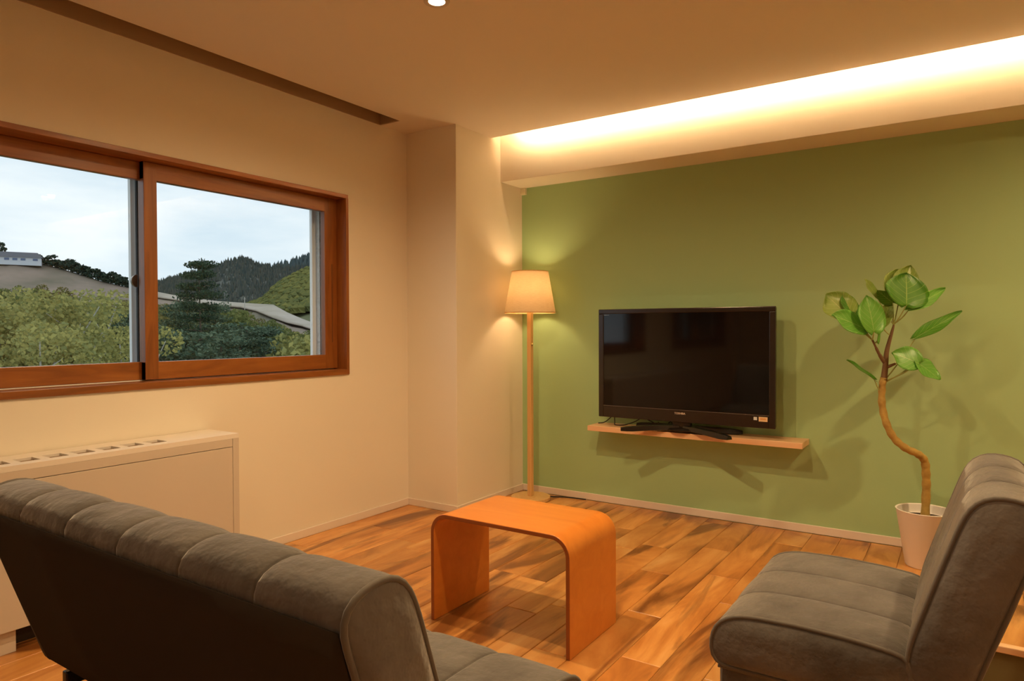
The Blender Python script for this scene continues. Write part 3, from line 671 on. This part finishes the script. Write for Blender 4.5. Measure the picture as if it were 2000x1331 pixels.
B=[(-300,590),(150,585),(250,572),(332,547),(380,533),(420,524),(445,512),(465,506),(480,507),(500,517),(530,523),(560,526),(600,523),(660,512),(800,490)]
Cc=[(420,560),(500,540),(540,523),(575,512),(605,502),(680,485),(800,470)]
Rr=[(480,606),(515,594),(535,572),(560,552),(585,541),(605,531),(660,518),(800,500)]
cB=crest(B,1400,14); cC=crest(Cc,2300,14); cR=crest(Rr,430,14)
ridge_mesh('forest_mountain',cB,600,0,M_MTN,'dark forested mountain with a rounded peak beyond the hill')
ridge_mesh('distant_mountain',cC,700,20,M_MTN2,'bluish distant mountain rising at the right of the window')
ridge_mesh('wooded_hill',cR,150,4,M_RH,'olive wooded hillside at the right edge of the window')
def forest(name, pts, front, foot_z, cnt, hgt, mt, label, conif=True, seed=1, umin=0, umax=1):
    rg=random.Random(seed); m=MB(); n=len(pts)
    for _ in range(cnt):
        s=rg.uniform(umin,umax)*(n-1.001); i=int(s); p=pts[i].lerp(pts[i+1],s-i); d=Vector((p.x,p.y,0)).normalized(); L0=math.hypot(p.x,p.y)
        u=1-rg.random()**1.3*.85; r=L0-front*(1-u); z=foot_z+(p.z-foot_z)*(u**1.15); h=hgt*rg.uniform(.6,1.15); w=h*(.24 if conif else .5)
        c=Vector((d.x*r,d.y*r,z-.1*h)); k=5
        if conif: vs=[c+Vector((0,0,h))]+[c+Vector((w*math.cos(6.283*j/k),w*math.sin(6.283*j/k),.12*h)) for j in range(k)]; fs=[(0,1+j,1+(j+1)%k) for j in range(k)]
        else:
            vs=[c+Vector((0,0,h))]+[c+Vector((w*.8*math.cos(6.283*j/k+a),w*.8*math.sin(6.283*j/k+a),zz*h)) for zz,a in ((.72,0),(.3,.6)) for j in range(k)]
            fs=[(0,1+j,1+(j+1)%k) for j in range(k)]+[(1+j,1+k+j,1+k+(j+1)%k,1+(j+1)%k) for j in range(k)]
        m.add(vs,fs)
    me=bpy.data.meshes.new(name); me.from_pydata(m.v,[],m.f); me.materials.append(mt); o=bpy.data.objects.new(name,me); COL.objects.link(o); tag(o,label,'forest',kind='stuff')
forest('mountain_forest',cB,600,0,11000,10,M_FAR1,'dark conifer forest covering the near mountain',True,1,.25,1)
forest('distant_forest',cC,700,20,3500,22,M_FAR2,'bluish forest on the distant mountain',True,2)
forest('hillside_forest',cR,150,4,4200,4.8,M_FAR3,'yellow-green autumn forest on the wooded hillside',False,3)

# --- trees
def leafcloud(m, clumps, cnt, size, rg, flat=1.0, aspect=1.0, mi=0):
    tot=sum(r**2 for *_,r in clumps)
    for x,y,z,r in clumps:
        for _ in range(int(cnt*r*r/tot)):
            while True:
                a=Vector((rg.uniform(-1,1),rg.uniform(-1,1),rg.uniform(-1,1)))
                if .15<a.length<1: break
            a*= (a.length**-.45)
            c=Vector((x+a.x*r,y+a.y*r,z+a.z*r*flat)); s=size*rg.uniform(.6,1.3)
            n=Vector((rg.gauss(0,1),rg.gauss(0,1),rg.gauss(0,1)+.6)).normalized(); t=n.orthogonal().normalized(); t.rotate(Matrix.Rotation(rg.random()*6.28,3,n)); b=n.cross(t)*aspect
            i=len(m.v); m.v+=[tuple(c-t*s-b*s*.6),tuple(c+t*s*.2-b*s),tuple(c+t*s),tuple(c+b*s*.9)]; m.f.append((i,i+1,i+2,i+3)); m.m.append(mi)
def fastmesh(m,name,mt):
    me=bpy.data.meshes.new(name); me.from_pydata(m.v,[],m.f); me.materials.append(mt); return me
def birch_meshes(seed):
    rg=random.Random(seed); H=9.0; f=MB(); tr=MB(); cl=[]
    for k in range(3):
        bx,by=rg.uniform(-.5,.5),rg.uniform(-.5,.5); lean=Vector((rg.uniform(-1.3,1.3),rg.uniform(-1.3,1.3),0))
        pts=[Vector((bx,by,0))+lean*(t*t)+Vector((rg.gauss(0,.06),rg.gauss(0,.06),H*t*.93)) for t in [i/8 for i in range(9)]]
        tr.tube(pts,[.11*(1-.85*i/8) for i in range(9)],7)
        for j in range(9):
            t=rg.uniform(.42,.98); p=pts[min(8,int(t*8))]; d=Vector((rg.gauss(0,1),rg.gauss(0,1),rg.uniform(.3,1.2))).normalized(); ln=rg.uniform(.7,1.9)*(1.25-t*.6)
            e=p+d*ln; tr.tube([p,p+d*ln*.5+Vector((0,0,.08)),e],[.035,.022,.008],5); cl.append((e.x,e.y,e.z,rg.uniform(.55,.95)))
        cl.append((pts[-1].x,pts[-1].y,pts[-1].z,.6))
    leafcloud(f,cl,9500,.060,rg,.9); return fastmesh(f,'foliage',M_LY),fastmesh(tr,'trunk',M_BIRCH)
def pine_meshes(seed, H=9, spread=2.6, low=.35, mt=None, cnt=5200):
    rg=random.Random(seed); f=MB(); tr=MB(); cl=[]
    pts=[Vector((math.sin(t*4+seed)*.18,math.cos(t*3+seed)*.15,H*t)) for t in [i/8 for i in range(9)]]; tr.tube(pts,[.17*(1-.85*i/8) for i in range(9)],7)
    NL=9 if H<12 else 15
    for lv in range(NL):
        t=low+(1-low)*lv/(NL-.5); R=spread*(1-.78*(t-low)/(1-low))*rg.uniform(.8,1.1)
        for j in range(rg.randint(4,6)):
            a=rg.random()*6.28; p=Vector((0,0,H*t)); e=p+Vector((math.cos(a)*R,math.sin(a)*R,rg.uniform(-.1,.35))); tr.tube([p,(p+e)/2+Vector((0,0,.1)),e],[.05,.03,.012],5)
            for q_ in (.5,.78,1): c=p.lerp(e,q_); cl.append((c.x,c.y,c.z+.08,.60*(1.15-.3*q_)+.15*rg.random()))
    cl.append((0,0,H,.5))
    leafcloud(f,cl,int(cnt*1.7),.090,rg,.38,.45); return fastmesh(f,'foliage',mt or M_LP),fastmesh(tr,'trunk',M_BARK)
def bush_meshes(seed, mt):
    rg=random.Random(seed); f=MB(); tr=MB(); H=5.5; cl=[]
    tr.tube([(0,0,0),(.1,0,H*.4),(0,.1,H*.8)],[.13,.09,.03],6)
    for _ in range(16):
        a=rg.random()*6.28; r=rg.uniform(0,1.7); z=rg.uniform(1.6,H)*(1-.1*r); cl.append((math.cos(a)*r,math.sin(a)*r,z,rg.uniform(.6,1.05)))
    leafcloud(f,cl,2800,.115,rg,.9); return fastmesh(f,'foliage',mt),fastmesh(tr,'trunk',M_BARK)
def far_mesh(seed):
    rg=random.Random(seed); f=MB(); cl=[]; f.tube([(0,0,0),(0,0,2.6)],[.12,.08],5)
    for _ in range(8):
        a=rg.random()*6.28; r=rg.uniform(0,1.1); cl.append((math.cos(a)*r,math.sin(a)*r,rg.uniform(1.9,4.6),rg.uniform(.5,.9)))
    leafcloud(f,cl,380,.24,rg,.7); return fastmesh(f,'ridge_tree',M_LD)
KINDS={'birch':[birch_meshes(11),birch_meshes(12),birch_meshes(13)],'pine':[pine_meshes(21),pine_meshes(22),pine_meshes(23,8,3.0,.45)],
 'olive':[bush_meshes(31,M_LG),bush_meshes(32,M_LG)],'rust':[bush_meshes(33,M_LO)],'gold':[bush_meshes(34,M_LY)],'tall':[pine_meshes(41,15,3.0,.30,M_LT,12000)]}
TOP={f:sorted(v.co.z for v in f.vertices)[int(len(f.vertices)*.993)] for l in KINDS.values() for f,_ in l}
NM={'birch':'birch_tree','pine':'pine_tree','olive':'leafy_tree','rust':'leafy_tree','gold':'leafy_tree','tall':'tall_pine'}
cnt_={}
def tree(kind, u, vtop, dist, h, label, group=None, var=None, wscale=1.0):
    p=at(u,vtop,dist); i=cnt_.get(kind,0); cnt_[kind]=i+1; f,tr=KINDS[kind][i%len(KINDS[kind]) if var is None else var]
    s=h/TOP[f]
    t=empty(NM[kind],(p.x,p.y,p.z-h),random.random()*6.28); t.scale=(s*wscale,s*wscale,s); tag(t,label,'tree',group)
    for nm,me in (('foliage',f),('trunk',tr)):
        o=bpy.data.objects.new(nm,me); COL.objects.link(o); o.parent=t
tree('tall',393,512,46,13.5,'tall dark pine rising above all others in the right window pane',wscale=.95)
BIR=[(52,572,23,8.3),(-20,600,22,8),(120,575,27,8.8),(170,590,30,8.6),(95,640,20,7.2),(215,645,24,7.5),(10,640,19,7),(150,650,21,7.2)]
LAB=['yellow-leaved birch with pale forked trunks near the left of the left pane','yellow birch cut off by the left edge of the photo','tall yellow-green birch standing in the middle of the left pane','yellow-green birch just right of the tallest birches in the left pane','low yellow birch in front with leaning white stems','small golden birch at the sill beside the dark pine in the left pane','low yellow birch at the bottom left corner of the left pane','low yellow-green birch at the sill in mid left pane']
for (u,v,d,h),l in zip(BIR,LAB): tree('birch',u,v,d,h,l,'birches below the window')
PIN=[(195,612,44,9,1.35),(262,628,30,8.5,1.05),(238,610,52,9,1.3),(350,592,55,9,1.1),(425,596,52,9.5,1.0),(372,652,30,8,1.35),(470,636,38,8.5,1.4),(440,655,33,8,1.2),(500,640,44,8,1.25),(340,650,34,8,1.1)]
LAB=['dark spreading pine behind the birches in the left pane','dark bushy pine next to the window lock side of the left pane','dark pine crown behind others right of centre in the left pane','dark pine at the left edge of the right pane','pine with flat branches just right of the tall pine','broad blue-green pine low in front of the tall pine','broad blue-green pine with flat layered crown low in mid right pane','blue-green pine low between two broad pines','flat-topped pine low at the right of the pine group','blue-green pine low beside the middle window post']
for (u,v,d,h,w),l in zip(PIN,LAB): tree('pine',u,v,d,h,l,'pines below the window',wscale=w)
rg=random.Random(99)
taken=[]
for i in range(150):                                   # wood on the lower slope
    u=rg.uniform(-60,690); d=rg.uniform(62,165); c_=at(u,641,d)
    if any((c_-t_).length<4.6 for t_ in taken): continue
    taken.append(c_)
    top=lerp_pts([(-60,545),(100,552),(200,566),(280,587),(335,590),(425,602),(500,613),(534,629),(570,641),(605,649),(700,662)],u)[0]
    v=top+(165-d)/103*(50 if u<300 else 26)+rg.uniform(0,9); k=rg.choice(['olive','olive','rust','gold'])
    tree(k,u,v,d,rg.uniform(6.5,9.5),{'olive':'round olive-green tree in the wood on the lower slope','rust':'round rusty-olive tree in the wood on the lower slope','gold':'round golden tree in the wood on the lower slope'}[k],{'olive':'olive trees on the lower slope','rust':'rusty trees on the lower slope','gold':'golden trees on the lower slope'}[k])
for u,v,d in ((575,660,40),(600,665,36),(545,652,48),(450,608,75),(480,612,80),(520,632,70)): tree('gold' if u>560 else 'olive',u,v,d,7,'golden tree low at the right edge of the right pane' if u>560 else 'olive tree just below the pale ski run','golden trees at the pane edge' if u>560 else 'trees below the ski run')
for i in range(22):                                   # edge of the wood just below the run
    u=432+i*9+rg.uniform(-3,3); v=lerp_pts([(425,603),(500,613),(534,628),(570,639),(605,648),(660,664)],min(u,659))[0]+rg.uniform(0,7); d=rg.uniform(118,160); c_=at(u,641,d)
    if any((c_-t_).length<3.2 for t_ in taken): continue
    taken.append(c_); k=rg.choice(['olive','olive','rust']); tree(k,u,v,d,rg.uniform(6.5,8.5),'small %s tree at the edge of the wood right below the ski run'%('olive' if k=='olive' else 'rusty'),'%s trees edging the ski run'%k)
fm=[far_mesh(51),far_mesh(52),far_mesh(53)]
for i in range(44):                                   # tree line along the crest
    u=78+i*4.9+rg.uniform(-2,2); v,d=lerp_pts(A,u); p=at(u,v+9,d); o=bpy.data.objects.new('ridge_tree',fm[i%3]); COL.objects.link(o)
    s=rg.uniform(.85,1.25)*(1.0 if 100<u<250 else .75); o.location=p; o.scale=(s*1.2,s*1.2,s); o.rotation_euler=(0,0,rg.random()*6.28)
    tag(o,'small dark tree in the row along the grass hill crest','tree','trees along the hill crest')
p=at(1,508,298); o=bpy.data.objects.new('ridge_tree',fm[0]); COL.objects.link(o); o.location=p; o.scale=(1.1,1.1,1.25); tag(o,'lone dark tree beside the small building on the crest','tree')
def hut():
    p=at(41,511,296); t=empty('hill_building',p,YAW+.55); tag(t,'small white building with a long flat roof on the hill crest','building')
    MB().box(-6.5,6,-3,3,-1.5,1.3).build('wall',mat('hut wall',(.55,.58,.62),.8),t); MB().prism([(-7,1.2),(6.6,1.2),(5.0,2.9),(-6.6,2.9)],'y',-3.5,3.5).build('roof',mat('hut roof',(.16,.17,.2),.6),t)
    for x in (-4.5,-2.2,.1,3.6): MB().box(x,x+1.4,-3.06,-2.98,.1,.9).build('window_pane',mat('hut window',(.10,.14,.25),.2),t)
hut()
p=at(478,607,228); o=MB().tube([(0,0,-1),(0,0,4.2)],.10,6); o.box(-.5,.5,-.06,.06,3.5,3.65); o=o.build('utility_pole',M_BIRCH); o.location=p; tag(o,'thin pale utility pole beside the ski run','pole')
